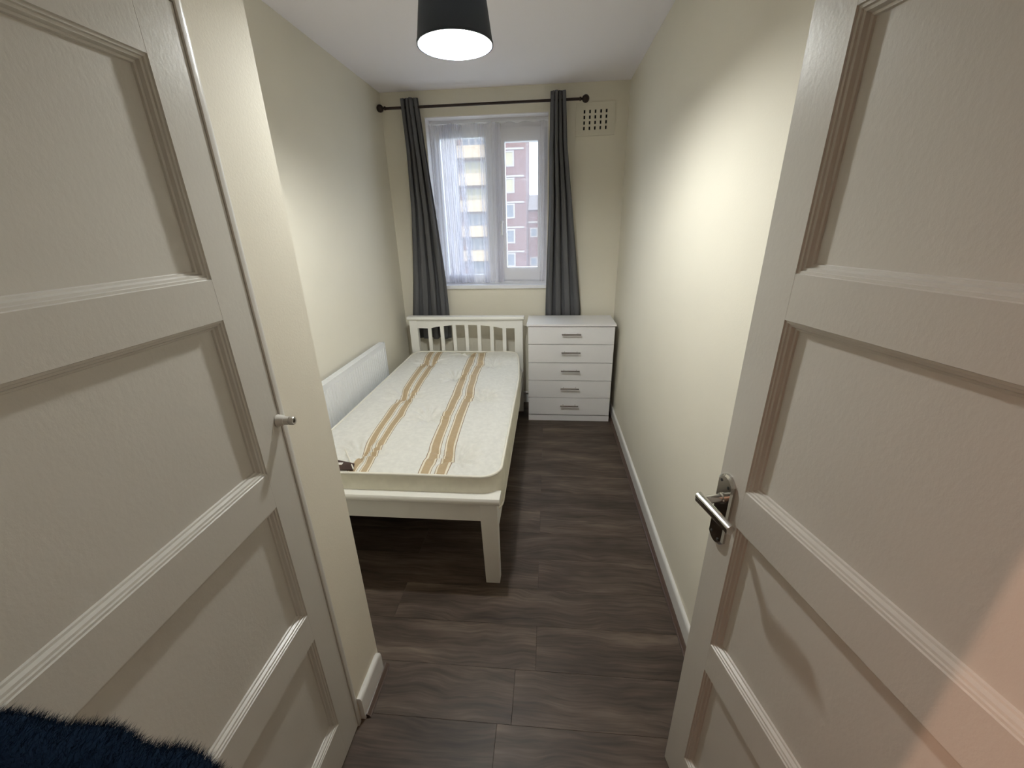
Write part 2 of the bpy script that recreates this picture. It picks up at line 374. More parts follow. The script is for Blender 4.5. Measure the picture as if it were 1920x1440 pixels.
# ------------------------------------------------------------------ net curtains
def net(name, x0, x1, zt, zb, y0, n_f, gather, m, label, seed):
    rr = random.Random(seed); bm = bmesh.new(); nu, nv = 240, 26; G = []
    centers = gather
    for j in range(nv + 1):
        t = j / nv; z = zt + (zb - zt) * t; row_ = []
        for i in range(nu + 1):
            u = i / nu; x = x0 + (x1 - x0) * u; s = 0; dy = 0
            for (c0, c1, wd, nf, amp) in centers:
                c = c0 + (c1 - c0) * t; d = (u - c) / wd
                if abs(d) < 1:
                    wgt = (math.cos(d * math.pi) + 1) / 2; ph = d * nf * math.pi
                    a = amp * wgt * (.55 + .45 * t)
                    dy += a * math.cos(ph + 1.3 * t); s += a * .95 * math.sin(2 * (ph + 1.3 * t)) + a * .3 * math.sin(ph * .7)
            dy += .0035 * math.sin(u * n_f * 6.28 + 1.5 * math.sin(3 * t))
            sag = .010 * math.sin(u * math.pi * 3.3) ** 2 * (1 - t)
            row_.append(bm.verts.new((x + s, y0 + dy, z - sag)))
        G.append(row_)
    for j in range(nv):
        for i in range(nu): bm.faces.new((G[j][i], G[j][i + 1], G[j + 1][i + 1], G[j + 1][i]))
    o = obj(name, bm, m, smooth='all'); return tag(o, label, 'net curtain', 'net curtains in the window recess')
net('net_curtain', -.975, -.40, 2.397, 1.150, D + .062, 9,
    [(.06, .06, .09, 3, .008), (.19, .21, .10, 7, .019), (.30, .33, .11, 8, .019), (.41, .48, .09, 7, .018), (.74, .74, .07, 5, .015), (.92, .92, .09, 3, .008)], M_net,
    'sheer white net curtain with dense folds over the left window pane', 3)
net('net_curtain', -.46, -.022, 2.400, 1.155, D + .085, 5, [(.10, .08, .14, 5, .011), (.9, .92, .1, 3, .008)], M_net2,
    'sheer white net curtain hanging almost flat over the right window pane', 5)
bm = bmesh.new(); tube(bm, [(WX0 + .006, D + .074, 2.399), (WX1 - .006, D + .074, 2.403)], .003, 8)
tag(obj('curtain_wire', bm, M_upvc, smooth=True), 'thin white wire holding the net curtains inside the window recess', 'curtain wire')

# ------------------------------------------------------------------ curtain rod and curtains
RY = D - .08; RZ = 2.489
rod = thing('curtain_rod', (-.52, D, RZ), label='dark bronze curtain rod with ball ends above the window', cat='curtain rod')
def rel(o, p=rod): return (o[0] - p.location.x, o[1] - p.location.y, o[2] - p.location.z)
bm = bmesh.new(); tube(bm, [rel((-1.265, RY, RZ - .002)), rel((.212, RY, RZ))], .0095, 14)
obj('pole', bm, M_bronze, rod, smooth=True)
for sx, x0 in ((-1, -1.265), (1, .212)):
    bm = bmesh.new(); pr = [(.0095, 0), (.0135, .004), (.0135, .012), (.008, .016), (.007, .022)]
    pr += [(max(.027 * math.sin(R(a)), .0005), .047 - .027 * math.cos(R(a))) for a in range(15, 181, 11)]
    lathe(bm, [(r, sx * h) for r, h in pr], rel((x0, RY, RZ)), axis=0, seg=20); obj('finial', bm, M_bronze, rod, smooth='all')
for x0 in (-1.075, .060):
    bm = bmesh.new(); tube(bm, [rel((x0, D - .001, RZ - .012)), rel((x0, RY + .004, RZ - .012))], .006, 8); tube(bm, [rel((x0, RY, RZ - .016)), rel((x0, RY - .0, RZ - .009))], .012, 10)
    lathe(bm, [(.022, -.001), (.022, -.006), (.012, -.009)], rel((x0, D, RZ - .012)), axis=1, seg=16)
    obj('bracket', bm, M_bronze, rod, smooth=True)

def curtain(label, keys, folds, yb, seed):
    """keys: (z, x0, x1, amp, y) from top to bottom; real folds with depth"""
    rr = random.Random(seed); bm = bmesh.new(); nu, nv = 150, 44; G = []; zt, zb = keys[0][0], keys[-1][0]
    ph = [rr.uniform(-.5, .5) for _ in range(folds + 2)]
    def lerp(z):
        for a, b_ in zip(keys, keys[1:]):
            if z >= b_[0] - 1e-6:
                t = (a[0] - z) / (a[0] - b_[0]); t = t * t * (3 - 2 * t) if False else t
                return [a[k] + (b_[k] - a[k]) * t for k in range(1, 5)]
    for j in range(nv + 1):
        t = j / nv; z = zt + (zb - zt) * t; x0, x1, amp, yy = lerp(z); row_ = []
        for i in range(nu + 1):
            u = i / nu
            wob = .10 * math.sin(2.2 * t + u * 4 + seed)
            a = u * folds * 2 * math.pi + wob * 2
            x = x0 + (x1 - x0) * u + .22 * (x1 - x0) / folds * math.sin(2 * a) * (1 - .5 * t)
            yv = yy + amp * math.cos(a) * (.8 + .3 * math.sin(u * 9 + seed)) + amp * .18 * math.cos(2.3 * a + 3 * t)
            row_.append(bm.verts.new((x, yv, z + .004 * math.cos(a) * (1 if j == 0 else 0))))
        G.append(row_)
    for j in range(nv):
        for i in range(nu): bm.faces.new((G[j][i], G[j][i + 1], G[j + 1][i + 1], G[j + 1][i]))
    o = obj('curtain', bm, M_curt, smooth='all')
    md = o.modifiers.new('thickness', 'SOLIDIFY'); md.thickness = .002
    return tag(o, label, 'curtain', 'dark grey curtains on the bronze rod')
curtain('dark grey curtain hanging left of the window, fanning out behind the headboard',
        [(2.547, -1.143, -1.010, .030, RY), (2.2, -1.135, -.985, .034, RY), (1.75, -1.150, -.945, .034, RY), (1.2, -1.20, -.905, .034, RY), (.665, -1.262, -.893, .030, RY + .005)], 4, 0, 2)
curtain('dark grey curtain hanging right of the window, ending behind the chest of drawers',
        [(2.547, .002, .114, .030, RY), (2.2, -.002, .135, .034, RY), (1.80, .0, .185, .034, RY), (1.3, -.015, .245, .034, RY + .002), (.93, -.025, .29, .028, RY + .018), (.86, -.025, .295, .012, RY + .052), (.67, -.02, .295, .010, RY + .054)], 4, 0, 5)

# ------------------------------------------------------------------ wall vent (plaster louvre plate with 20 slots)
vx0, vx1, vz0, vz1 = .196, .492, 2.262, 2.482
vt = thing('wall_vent', (.344, D, 2.372), label='cream plaster air vent with twenty slots right of the curtain rod', cat='vent')
bm = bmesh.new()
cx = [.2595 + .0415 * i for i in range(5)]; cz = [2.3135 + .0365 * i for i in range(4)]
xs = [vx0] + [v for c in cx for v in (c - .0062, c + .0062)] + [vx1]; zs = [vz0] + [v for c in cz for v in (c - .0115, c + .0115)] + [vz1]
gv = {}
def V(i, k, yy):
    if (i, k, yy) not in gv: gv[(i, k, yy)] = bm.verts.new((xs[i] - .344, yy, zs[k] - 2.372 + (xs[i] - .344) * .012))
    return gv[(i, k, yy)]
for i in range(len(xs) - 1):
    for k in range(len(zs) - 1):
        if i % 2 and k % 2:
            for a, b_ in (((i, k), (i + 1, k)), ((i + 1, k), (i + 1, k + 1)), ((i + 1, k + 1), (i, k + 1)), ((i, k + 1), (i, k))):
                bm.faces.new([V(*a, -.009), V(*b_, -.009), V(*b_, -.0005), V(*a, -.0005)])
        else: bm.faces.new([V(i, k, -.009), V(i + 1, k, -.009), V(i + 1, k + 1, -.009), V(i, k + 1, -.009)])
n = len(xs) - 1; m_ = len(zs) - 1
for i in range(n):
    for k in (0, m_): bm.faces.new([V(i, k, -.009), V(i + 1, k, -.009), V(i + 1, k, -.0005), V(i, k, -.0005)])
for k in range(m_):
    for i in (0, n): bm.faces.new([V(i, k, -.009), V(i, k + 1, -.009), V(i, k + 1, -.0005), V(i, k, -.0005)])
obj('plate', bm, M_vent, vt)
obj('slot_dark_sheet', B((vx0 - .344 + .03, vx1 - .344 - .03, -.0015, -.0004, vz0 - 2.372 + .02, vz1 - 2.372 - .02)), M_black, vt)  # thin black sheet on the wall, painted stand-in for the shade inside the slots

# ------------------------------------------------------------------ heating pipe on the back wall
bm = bmesh.new(); tube(bm, [(-1.24, D - .034, .118), (.50, D - .034, .112)], .0085, 12)
for x0 in (-.9, -.19, .3): tube(bm, [(x0, D - .034, .114), (x0, D - .014, .114)], .004, 8)
tag(obj('heating_pipe', bm, M_trim, smooth=True), 'thin white heating pipe along the skirting between bed and chest', 'pipe')

# ------------------------------------------------------------------ radiator
ra = thing('radiator', (XL + .004, 2.25, .2), label='long low white panel radiator on the left wall beside the bed', cat='radiator')
ry0, ry1, rz0, rz1 = 1.45 - 2.25, 2.925 - 2.25, 0.0, .603
bm = bmesh.new(); prof = []; nf = 44; xf = .062
yy = ry0 + .012; step = (ry1 - ry0 - .024) / nf
pts = [(xf, ry0 + .004)]
for i in range(nf):
    a = ry0 + .012 + i * step
    pts += [(xf, a + step * .12), (xf + .0075, a + step * .30), (xf + .0075, a + step * .70), (xf, a + step * .88)]
pts += [(xf, ry1 - .004)]
pts_full = pts + [(xf - .012, ry1 - .004), (xf - .012, ry0 + .004)]
extrude_poly(bm, pts_full, lambda p: (p[0], p[1], rz0 + .03), lambda p: (p[0], p[1], rz1 - .035))
obj('front_panel', bm, M_rad, ra)
obj('panel_rim', B((xf - .012, xf + .004, ry0, ry1, rz1 - .038, rz1 - .004), (xf - .012, xf + .004, ry0, ry1, rz0, rz0 + .032)), M_rad, ra, bevel=.004, smooth=True)
bm = B((.022, xf + .006, ry0 - .003, ry1 + .003, rz1 - .006, rz1), (.022, xf + .006, ry1, ry1 + .004, rz0 + .02, rz1), (.022, xf + .006, ry0 - .004, ry0, rz0 + .02, rz1))
obj('cover', bm, M_rad, ra, bevel=.001)
obj('top_grille', B(*[(.028, xf - .004, ry0 + .03 + i * .03, ry0 + .045 + i * .03, rz1 - .001, rz1 + .001) for i in range(47)]), M_rad, ra)
obj('back_panel', B((.018, .028, ry0, ry1, rz0 + .02, rz1 - .02)), M_rad, ra)
for b0 in (ry0 + .2, ry1 - .2): obj('bracket', B((.0, .02, b0 - .015, b0 + .015, .05, .52)), M_rad, ra)
bm = bmesh.new(); tube(bm, [(.045, ry1 + .018, .03), (.045, ry1 + .018, -.2)], .0075, 12); tube(bm, [(.045, ry1 - .005, .03), (.045, ry1 + .022, .03)], .011, 12)
obj('pipe_tail', bm, M_trim, ra, smooth=True)

# ------------------------------------------------------------------ bed
bx0, bx1, by0, by1 = -1.222, -.216, 1.456, 3.416       # outer legs, front faces
bed = thing('bed_frame', ((bx0 + bx1) / 2, by0, 0), label='white wooden single bed frame with slatted headboard and low foot end', cat='bed')
OX, OY = bed.location.x, bed.location.y
def bb(x0, x1, y0, y1, z0, z1): return (x0 - OX, x1 - OX, y0 - OY, y1 - OY, z0, z1)
PW = .070
def leg(x0, x1, y0, y1, z1, taper):
    bm = bmesh.new(); vs = box(bm, *bb(x0, x1, y0, y1, 0, z1)); s = -1 if x0 < OX else 1
    box_top = [v for v in bm.verts if v.co.z > .01]
    if taper:
        bmesh.ops.bisect_plane(bm, geom=bm.verts[:] + bm.edges[:] + bm.faces[:], plane_co=(0, 0, z1 - .10), plane_no=(0, 0, 1))
        xin = (x1 if s < 0 else x0) - OX
        for v in bm.verts:
            if v.co.z < .01 and abs(v.co.x - xin) < .001: v.co.x += s * .010
    return obj('leg', bm, M_bed, bed, bevel=.003, smooth=True)
leg(bx1 - .078, bx1, by0, by0 + .055, .472, True); leg(bx0, bx0 + .078, by0, by0 + .055, .472, True)
leg(bx1 - PW, bx1, by1, by1 + .045, .872, False); leg(bx0, bx0 + PW, by1, by1 + .045, .872, False)
# foot end
bm = bmesh.new()
ca, cb = bx0 - .016 - OX, bx1 + .014 - OX
prof = [(-.012, .470), (-.016, .478), (-.016, .492), (-.010, .501), (.058, .501), (.064, .492), (.064, .478), (.060, .470)]
extrude_poly(bm, prof, lambda p: (ca, p[0], p[1]), lambda p: (cb, p[0], p[1]))
obj('foot_cap_rail', bm, M_bed, bed, bevel=.002, smooth=True)
obj('foot_rail', B(bb(bx0 + .078, bx1 - .078, by0 + .008, by0 + .034, .366, .471)), M_bed, bed, bevel=.002, smooth=True)
# side rails
for x0, x1 in ((bx1 - .030, bx1 - .004), (bx0 + .004, bx0 + .030)):
    obj('side_rail', B(bb(x0, x1, by0 + .05, by1 + .002, .288, .412)), M_bed, bed, bevel=.004, smooth=True)
    obj('slat_ledge', B(bb(*((x0 - .022, x0) if x0 > OX else (x1, x1 + .022)), by0 + .06, by1, .335, .357)), M_bed, bed)
for i in range(12):
    ys = by0 + .14 + i * .155; obj('slat', B(bb(bx0 + .034, bx1 - .034, ys, ys + .07, .358, .374)), M_bed, bed)
# headboard
prof = [(-.010, .871), (-.016, .877), (-.016, .891), (-.010, .899), (.052, .899), (.058, .891), (.058, .877), (.052, .871)]
bm = bmesh.new(); extrude_poly(bm, prof, lambda p: (bx0 - .012 - OX, by1 - OY + p[0], p[1]), lambda p: (bx1 + .012 - OX, by1 - OY + p[0], p[1]))
obj('headboard_cap_rail', bm, M_bed, bed, bevel=.002, smooth=True)
hx0, hx1 = bx0 + PW, bx1 - PW; hm = (hx0 + hx1) / 2; poly = [(hx1, .872), (hx0, .872)]
for i in range(41):
    x = hx0 + (hx1 - hx0) * i / 40; d = abs(x - hm) / ((hx1 - hx0) / 2)
    z = .792 if d > .78 else .792 + .033 * (1 - (d / .78) ** 2) ** 1.0 * (1 if d < .5 else 1)
    if d > .55 and d <= .78: z = .792 + .033 * (1 - (.55 / .78) ** 2) * ((math.cos((d - .55) / .23 * math.pi) + 1) / 2)
    if .78 < d: z += .003 * math.sin((d - .78) / .22 * math.pi * .5)
    poly.append((x, z))
bm = bmesh.new(); extrude_poly(bm, poly, lambda p: (p[0] - OX, by1 - OY + .010, p[1]), lambda p: (p[0] - OX, by1 - OY + .036, p[1]))
obj('arched_rail', bm, M_bed, bed)
for c in (-1.048, -.936, -.825, -.714, -.603, -.490, -.379):
    obj('spindle', B(bb(c - .0155, c + .0155, by1 + .014, by1 + .030, .50, .84)), M_bed, bed, bevel=.002)
obj('headboard_lower_rail', B(bb(hx0, hx1, by1 + .010, by1 + .036, .40, .505)), M_bed, bed, bevel=.002)

# ------------------------------------------------------------------ mattress
mz0, mz1 = .376, .592
mt = thing('mattress', (-.70, 2.44, mz0), label='cream tufted mattress with gold-brown stripes lying on the bed frame', cat='mattress')
mx0, mx1, my0, my1 = -1.188, -.208, 1.498, 3.405
tufts = [(-.687, 2.779), (-.703, 2.099), (-.428, 2.409), (-.437, 1.668), (-.946, 2.39), (-.934, 1.68), (-.966, 3.104), (-.445, 3.07), (-.70, 3.36)]
def edge_r(yy): return mx1 - .055 * max(0, (yy - 2.7) / .7) ** 1.3
def topz(x, yy):
    z = 0
    for i, (tx, ty) in enumerate(tufts):
        dx, dy = x - tx, yy - ty; r = math.hypot(dx, dy); a = math.atan2(dy, dx)
        z -= (.040) * math.exp(-(r / .045) ** 1.3) + .014 * math.exp(-(r / .14) ** 2)
        z += .0088 * math.sin(a * 11 + i * 1.7 + 1.2 * math.sin(a * 3 + i)) * math.exp(-((r - .07) / .065) ** 2)
    z += .006 * noise.noise(Vector((x * 2.1, yy * 2.1, 3))) + .002 * noise.noise(Vector((x * 9, yy * 6, 8)))
    ex = min(x - mx0, edge_r(yy) - x, yy - my0, my1 - yy)
    z += .010 * min(1, max(ex, 0) / .10) ** .5 - .010
    return z
bm = bmesh.new(); nu, nv = 120, 230; G = []
la = bm.verts.layers.float.new('stripe_a'); lb = bm.verts.layers.float.new('stripe_b')
def rr_pt(u, v):
    """map the unit square onto a rounded rectangle"""
    yy = my0 + (my1 - my0) * v
    rad = .085; d = min(yy - my0, my1 - yy); ins = rad - math.sqrt(max(0, rad * rad - (rad - min(d, rad)) ** 2))
    xa, xb = mx0 + ins, edge_r(yy) - ins
    return xa + (xb - xa) * u, yy
for j in range(nv + 1):
    v = j / nv; v = v if .05 < v < .95 else v
    row_ = []
    for i in range(nu + 1):
        x, yy = rr_pt(i / nu, v)
        vt_ = bm.verts.new((x - mt.location.x, yy - mt.location.y, mz1 + topz(x, yy) - mz0)); row_.append(vt_)
        t = (yy - 1.49) / 1.94
        kink = sum(.9 * (x - tx) * .22 * math.exp(-((yy - ty) / .07) ** 2 - ((x - tx) / .12) ** 2) for tx, ty in tufts)
        xx = x + kink
        vt_[la] = (xx - (-.862 - .138 * t)) / (.052 + .016 * t)
        vt_[lb] = (xx - (-.512 - .098 * t)) / (.068 + .006 * t)
    G.append(row_)
for j in range(nv):
    for i in range(nu): bm.faces.new((G[j][i], G[j][i + 1], G[j + 1][i + 1], G[j + 1][i]))
obj('ticking_top', bm, M_matt, mt, smooth='all')
def outline(bulge=0, n=28):
    pts = []; rad = .085
    cs = [(mx0 + rad, my0 + rad, 180, 270, 0), (edge_r(my0) - rad, my0 + rad, 270, 360, 0), (edge_r(my1) - rad, my1 - rad, 0, 90, 0), (mx0 + rad, my1 - rad, 90, 180, 0)]
    for ci, (cx_, cy_, a0_, a1_, _) in enumerate(cs):
        for k in range(9):
            a = R(a0_ + (a1_ - a0_) * k / 8); pts.append((cx_ + (rad + bulge) * math.cos(a), cy_ + (rad + bulge) * math.sin(a)))
        nx_ = cs[(ci + 1) % 4]
        a = R(a1_); s = (cx_ + (rad + bulge) * math.cos(a), cy_ + (rad + bulge) * math.sin(a)); a = R(nx_[2]); e = (nx_[0] + (rad + bulge) * math.cos(a), nx_[1] + (rad + bulge) * math.sin(a))
        for k in range(1, n):
            t = k / n; px = s[0] + (e[0] - s[0]) * t; py = s[1] + (e[1] - s[1]) * t
            if ci == 1: px = edge_r(py) + bulge
            pts.append((px, py))
    return pts
bm = bmesh.new(); levels = [(-.0, -.02), (.006, .0), (.03, .008), (.10, .013), (.17, .008), (mz1 - mz0 - .012, .001)]
rings = []
for h, b_ in levels:
    rings.append([bm.verts.new((x - mt.location.x, yy - mt.location.y, h + (.002 * noise.noise(Vector((x * 7, yy * 7, h * 9))) if h > .001 else 0))) for x, yy in outline(b_ + 0)])
for a, b_ in zip(rings, rings[1:]):
    for k in range(len(a)): bm.faces.new((a[k], a[(k + 1) % len(a)], b_[(k + 1) % len(a)], b_[k]))
bm.faces.new(rings[0][::-1])
obj('border', bm, M_mattside, mt, smooth=True)
for h, nm in ((mz1 - mz0 - .009, 'piping'), (.012, 'piping')):
    bm = bmesh.new(); tube(bm, [(x - mt.location.x, yy - mt.location.y, h + .0015 * noise.noise(Vector((x * 5, yy * 5, 0)))) for x, yy in outline(.003)], .0068, 8, closed=True)
    obj(nm, bm, M_pipe, mt, smooth='all')
for tx, ty in tufts:
    bm = bmesh.new(); lathe(bm, [(.0005, .004), (.006, .003), (.009, .0), (.007, -.003)], (tx - mt.location.x, ty - mt.location.y, mz1 - mz0 + topz(tx, ty) + .002), seg=12)
    obj('tuft', bm, M_pipe, mt, smooth='all')
# brown printed label at the near left corner
def on_top(x, yy, dz): return (x - mt.location.x, yy - mt.location.y, mz1 - mz0 + topz(x, yy) + dz)
bm = bmesh.new()
cs = [(-1.02, 1.508), (-.885, 1.508), (-.900, 1.555), (-1.02, 1.585)]
a = [bm.verts.new(on_top(*c, .008)) for c in cs]; b_ = [bm.verts.new(on_top(*c, .004)) for c in cs]
bm.faces.new(a); bm.faces.new(b_[::-1])
for i in range(4): bm.faces.new((a[i], b_[i], b_[(i + 1) % 4], a[(i + 1) % 4]))
lab = obj('care_label', bm, M_tag, mt); lab['label'] = 'dark brown label with white print'
for k, (x0, x1, y0, y1) in enumerate(((-1.01, -.955, 1.54, 1.556), (-1.0, -.935, 1.524, 1.531), (-.945, -.915, 1.530, 1.545))):
    bm = bmesh.new(); cs = [(x0, y0), (x1, y0), (x1, y1), (x0, y1)]
    a = [bm.verts.new(on_top(*c, .0095)) for c in cs]; b_ = [bm.verts.new(on_top(*c, .006)) for c in cs]
    bm.faces.new(a); bm.faces.new(b_[::-1])
    for i in range(4): bm.faces.new((a[i], b_[i], b_[(i + 1) % 4], a[(i + 1) % 4]))
    obj('label_print', bm, M_tagw, lab)
bm = bmesh.new(); tube(bm, [on_top(-.885 - .022 * k, 1.512 + .031 * k, .009) for k in range(7)], .003, 6)
o = obj('wrap_edge', bm, M_pipe, mt, smooth=True)  # edge of the clear plastic corner wrap, built as a thin cord

# ------------------------------------------------------------------ chest of drawers
cx0, cx1, cy0, cy1 = -.160, .543, 3.237, 3.582
ch = thing('chest_of_drawers', ((cx0 + cx1) / 2, cy0, 0), label='white five drawer chest with chrome bar handles in the right corner', cat='chest of drawers')
def cb_(x0, x1, y0, y1, z0, z1): return (x0 - ch.location.x, x1 - ch.location.x, y0 - cy0, y1 - cy0, z0, z1)
obj('side_panel', B(cb_(cx0, cx0 + .015, cy0 + .018, cy1, 0, .857)), M_chest, ch, bevel=.001)
obj('side_panel', B(cb_(cx1 - .015, cx1, cy0 + .018, cy1, 0, .857)), M_chest, ch, bevel=.001)
obj('back_panel', B(cb_(cx0 + .015, cx1 - .015, cy1 - .008, cy1 - .002, .02, .857)), M_chest, ch)
obj('base_panel', B(cb_(cx0 + .015, cx1 - .015, cy0 + .02, cy1 - .01, .052, .064)), M_chest, ch)
obj('top', B(cb_(cx0 - .012, cx1 + .008, cy0 - .010, cy1 + .002, .857, .873)), M_chest, ch, bevel=.0015, smooth=True)
obj('plinth', B(cb_(cx0 + .0, cx1 - .0, cy0 + .004, cy0 + .018, 0, .050)), M_chest, ch, bevel=.001)
zz = [.0585, .2225, .3825, .5420, .7030, .8530]
for i in range(5):
    z0, z1 = zz[i] + .0024, zz[i + 1] - .0024
    dr = obj('drawer', B(cb_(cx0 + .001, cx1 - .001, cy0, cy0 + .016, z0, z1), cb_(cx0 + .03, cx1 - .03, cy0 + .016, cy1 - .03, z0 + .02, z1 - .02)), M_chest, ch, bevel=.0012)
    zc = z0 + (z1 - z0) * .60; xc_ = (cx0 + cx1) / 2
    bm = bmesh.new(); tube(bm, [(-.076, -.030, zc), (.080, -.030, zc)], .0066, 12)
    for s in (-.050, .054): tube(bm, [(s, .001, zc), (s, -.028, zc)], .0042, 10)
    obj('handle', bm, M_chrome, dr, smooth=True)

# ------------------------------------------------------------------ pendant lamp
LX, LY, LZ = -.323, 1.66, 2.192
lp = thing('pendant_lamp', (LX, LY, H), label='dark tapered fabric pendant lampshade with lit bulb under the ceiling', cat='lamp')
hb = LZ - H; ht = .235; rb, rtop = .1275, .094
bm = bmesh.new(); lathe(bm, [(rb, hb), (rtop, hb + ht), (rtop - .0012, hb + ht), (rb - .0012, hb)], seg=64, close=True)
sh = obj('shade', bm, M_shade, lp, smooth=True)
bm = bmesh.new(); lathe(bm, [(rb - .0014, hb + .0005), (rtop - .0014, hb + ht - .0005), (rtop - .0022, hb + ht - .0005), (rb - .0022, hb + .0005)], seg=64, close=True)
obj('lining', bm, M_shadein, sh, smooth=True)
bm = bmesh.new(); lathe(bm, [(rb + .0008, hb - .001), (rb + .0008, hb + .006), (rb - .003, hb + .006), (rb - .003, hb - .001)], seg=64, close=True)
obj('rim', bm, M_shade, sh, smooth=True)
bm = bmesh.new()
for k in range(3):
    a = R(120 * k + 20); tube(bm, [(.018 * math.cos(a), .018 * math.sin(a), hb + .15), (rtop * .99 * math.cos(a), rtop * .99 * math.sin(a), hb + .195)], .0015, 6)
tube(bm, [(.018 * math.cos(R(a)), .018 * math.sin(R(a)), hb + .15) for a in range(0, 360, 24)], .002, 6, closed=True)
obj('shade_ring', bm, M_flex, sh)
bm = bmesh.new(); lathe(bm, [(.012, hb + .18), (.017, hb + .17), (.0175, hb + .105), (.016, hb + .10)], seg=20); obj('bulb_holder', bm, M_flex, lp, smooth=True)
bm = bmesh.new(); prof = [(.013, hb + .105), (.014, hb + .08)] + [(max(.034 * math.sin(R(a)), .0004), hb + .044 + .034 * math.cos(R(a)) - .0) for a in range(30, 181, 10)]
lathe(bm, prof, seg=24); obj('bulb', bm, M_bulb, lp, smooth='all')
bm = bmesh.new(); tube(bm, [(0, 0, hb + .18), (0, 0, -.03)], .0032, 8); obj('cable', bm, M_flex, lp)
bm = bmesh.new(); lathe(bm, [(.008, -.034), (.03, -.024), (.038, -.008), (.038, 0)], seg=24); obj('ceiling_rose', bm, M_flex, lp, smooth=True)

# ------------------------------------------------------------------ four-panel doors
RAILS = [(.008, .165), (.548, .642), (1.003, 1.095), (1.457, 1.535), (1.888, 1.985)]
def door(root, wd, sd, face, thick, stile=.082):
    """local x runs from the free edge to the hinge, face at y=0, body on the side sd"""
    def q(x0, x1, d0, d1, z0, z1):
        a, b_ = sorted((sd * d0, sd * d1)); return (x0, x1, a, b_, z0, z1)
    for x0, x1 in ((0, stile), (wd - stile, wd)):
        obj('stile', B(q(x0, x1, 0, thick, RAILS[0][0], RAILS[-1][1])), M_door, root, bevel=.0022, smooth=True)
    for z0, z1 in RAILS: obj('rail', B(q(stile - .0002, wd - stile + .0002, .0002, thick - .0002, z0, z1)), M_door, root, bevel=.0004)
    prof = [(0, .0006), (.0012, .003), (.005, .0035), (.0062, .0065), (.010, .0075), (.0125, .0135), (.016, .0145), (.0175, .0185)]
    for (a0_, a1_), (c0_, c1_) in zip(RAILS, RAILS[1:]):
        z0, z1, x0, x1 = a1_, c0_, stile, wd - stile
        obj('panel', B(q(x0 - .003, x1 + .003, .018, .026, z0 - .003, z1 + .003)), M_door, root)
        for side in ((1, -1) if face == 2 else (1,)):
            bm = bmesh.new(); loops = []
            for i_, d_ in prof:
                dd = sd * d_
                loops.append([bm.verts.new(p) for p in ((x0 + i_, dd, z0 + i_), (x1 - i_, dd, z0 + i_), (x1 - i_, dd, z1 - i_), (x0 + i_, dd, z1 - i_))])
            bk = [bm.verts.new(p) for p in ((x0, sd * .0185, z0), (x1, sd * .0185, z0), (x1, sd * .0185, z1), (x0, sd * .0185, z1))]
            loops.append(bk)
            for k in range(len(loops)):
                a, b_ = loops[k], loops[(k + 1) % len(loops)]
                for t in range(4): bm.faces.new((a[t], a[(t + 1) % 4], b_[(t + 1) % 4], b_[t]))
            obj('moulding', bm, M_door, root)
# left: cupboard door, closed in the cupboard wall; free edge towards the room
dl = thing('door_1', (NX, .820, 0), R(-90), kind='structure', label='white four-panel cupboard door on the left, without a handle', cat='door')
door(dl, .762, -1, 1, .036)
# glossy painted frame bead around it (strip between door and wall)
bm = bmesh.new(); bead_p = [(-.0004, -.02), (-.0004, .0012), (.0016, .0032), (.0090, .0038), (.0160, .0030), (.0186, .0012), (.0195, -.001), (.0195, -.02)]
extrude_poly(bm, [(a + .8215, b_ + NX) for a, b_ in bead_p], lambda p: (p[1], p[0], 0), lambda p: (p[1], p[0], 2.002))
extrude_poly(bm, [(a + 1.987, b_ + NX) for a, b_ in bead_p], lambda p: (p[1], .05, p[0]), lambda p: (p[1], .822, p[0]))
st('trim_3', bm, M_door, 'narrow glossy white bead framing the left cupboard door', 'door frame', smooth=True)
# broken handle spindle on the left door
kb = obj('knob_stub', (lambda bm: (tube(bm, [(.004, -.001, 1.195), (.003, .004, 1.195), (.001, .013, 1.194)], [.017, .0145, .0115], 14), tube(bm, [(.001, .010, 1.194), (-.001, .024, 1.193)], .0105, 14), bm)[-1])(bmesh.new()), M_door, dl, smooth=True)
bm = bmesh.new(); lathe(bm, [(.0085, .023), (.0105, .026), (.0105, .034), (.0085, .037), (.005, .0365), (.0045, .031)], (-.001, 0, 1.193), axis=1, seg=16); obj('metal_tip', bm, M_steel, kb, smooth=True)

# right: open room door
TH = R(12.5)
dr_ = thing('door_2', (.395, .810, 0), TH - R(90), kind='structure', label='white four-panel room door on the right, standing open, with chrome lever handle', cat='door')
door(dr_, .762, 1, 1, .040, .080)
obj('hinge_edge', B((.7622, .770, .004, .036, .02, 1.98)), M_door, dr_)
hd = bpy.data.objects.new('lever_handle', None); COL.objects.link(hd); hd.parent = dr_; hd.location = (.030, 0, 1.012); hd['label'] = 'chrome lever handle on a rounded back plate'
def plate_poly(w_, h_, c_):
    pts = []
    for sgn in (1, -1):
        for k in range(9):
            a = (1 - k / 4) * sgn
            pts.append((a * w_, sgn * (h_ - c_ * a * a)))
    return pts
pp = plate_poly(.0255, .092, .016); pin = plate_poly(.0215, .087, .0145)
bm = bmesh.new(); A0 = [bm.verts.new((x, .0, z)) for x, z in pp]; A1 = [bm.verts.new((x, -.0055, z)) for x, z in pp]; A2 = [bm.verts.new((x, -.009, z)) for x, z in pin]
for a, b_ in ((A0, A1), (A1, A2)):
    for k in range(len(a)): bm.faces.new((a[k], a[(k + 1) % len(a)], b_[(k + 1) % len(a)], b_[k]))
bm.faces.new(A2); bm.faces.new(A0[::-1]); obj('back_plate', bm, M_chrome, hd)
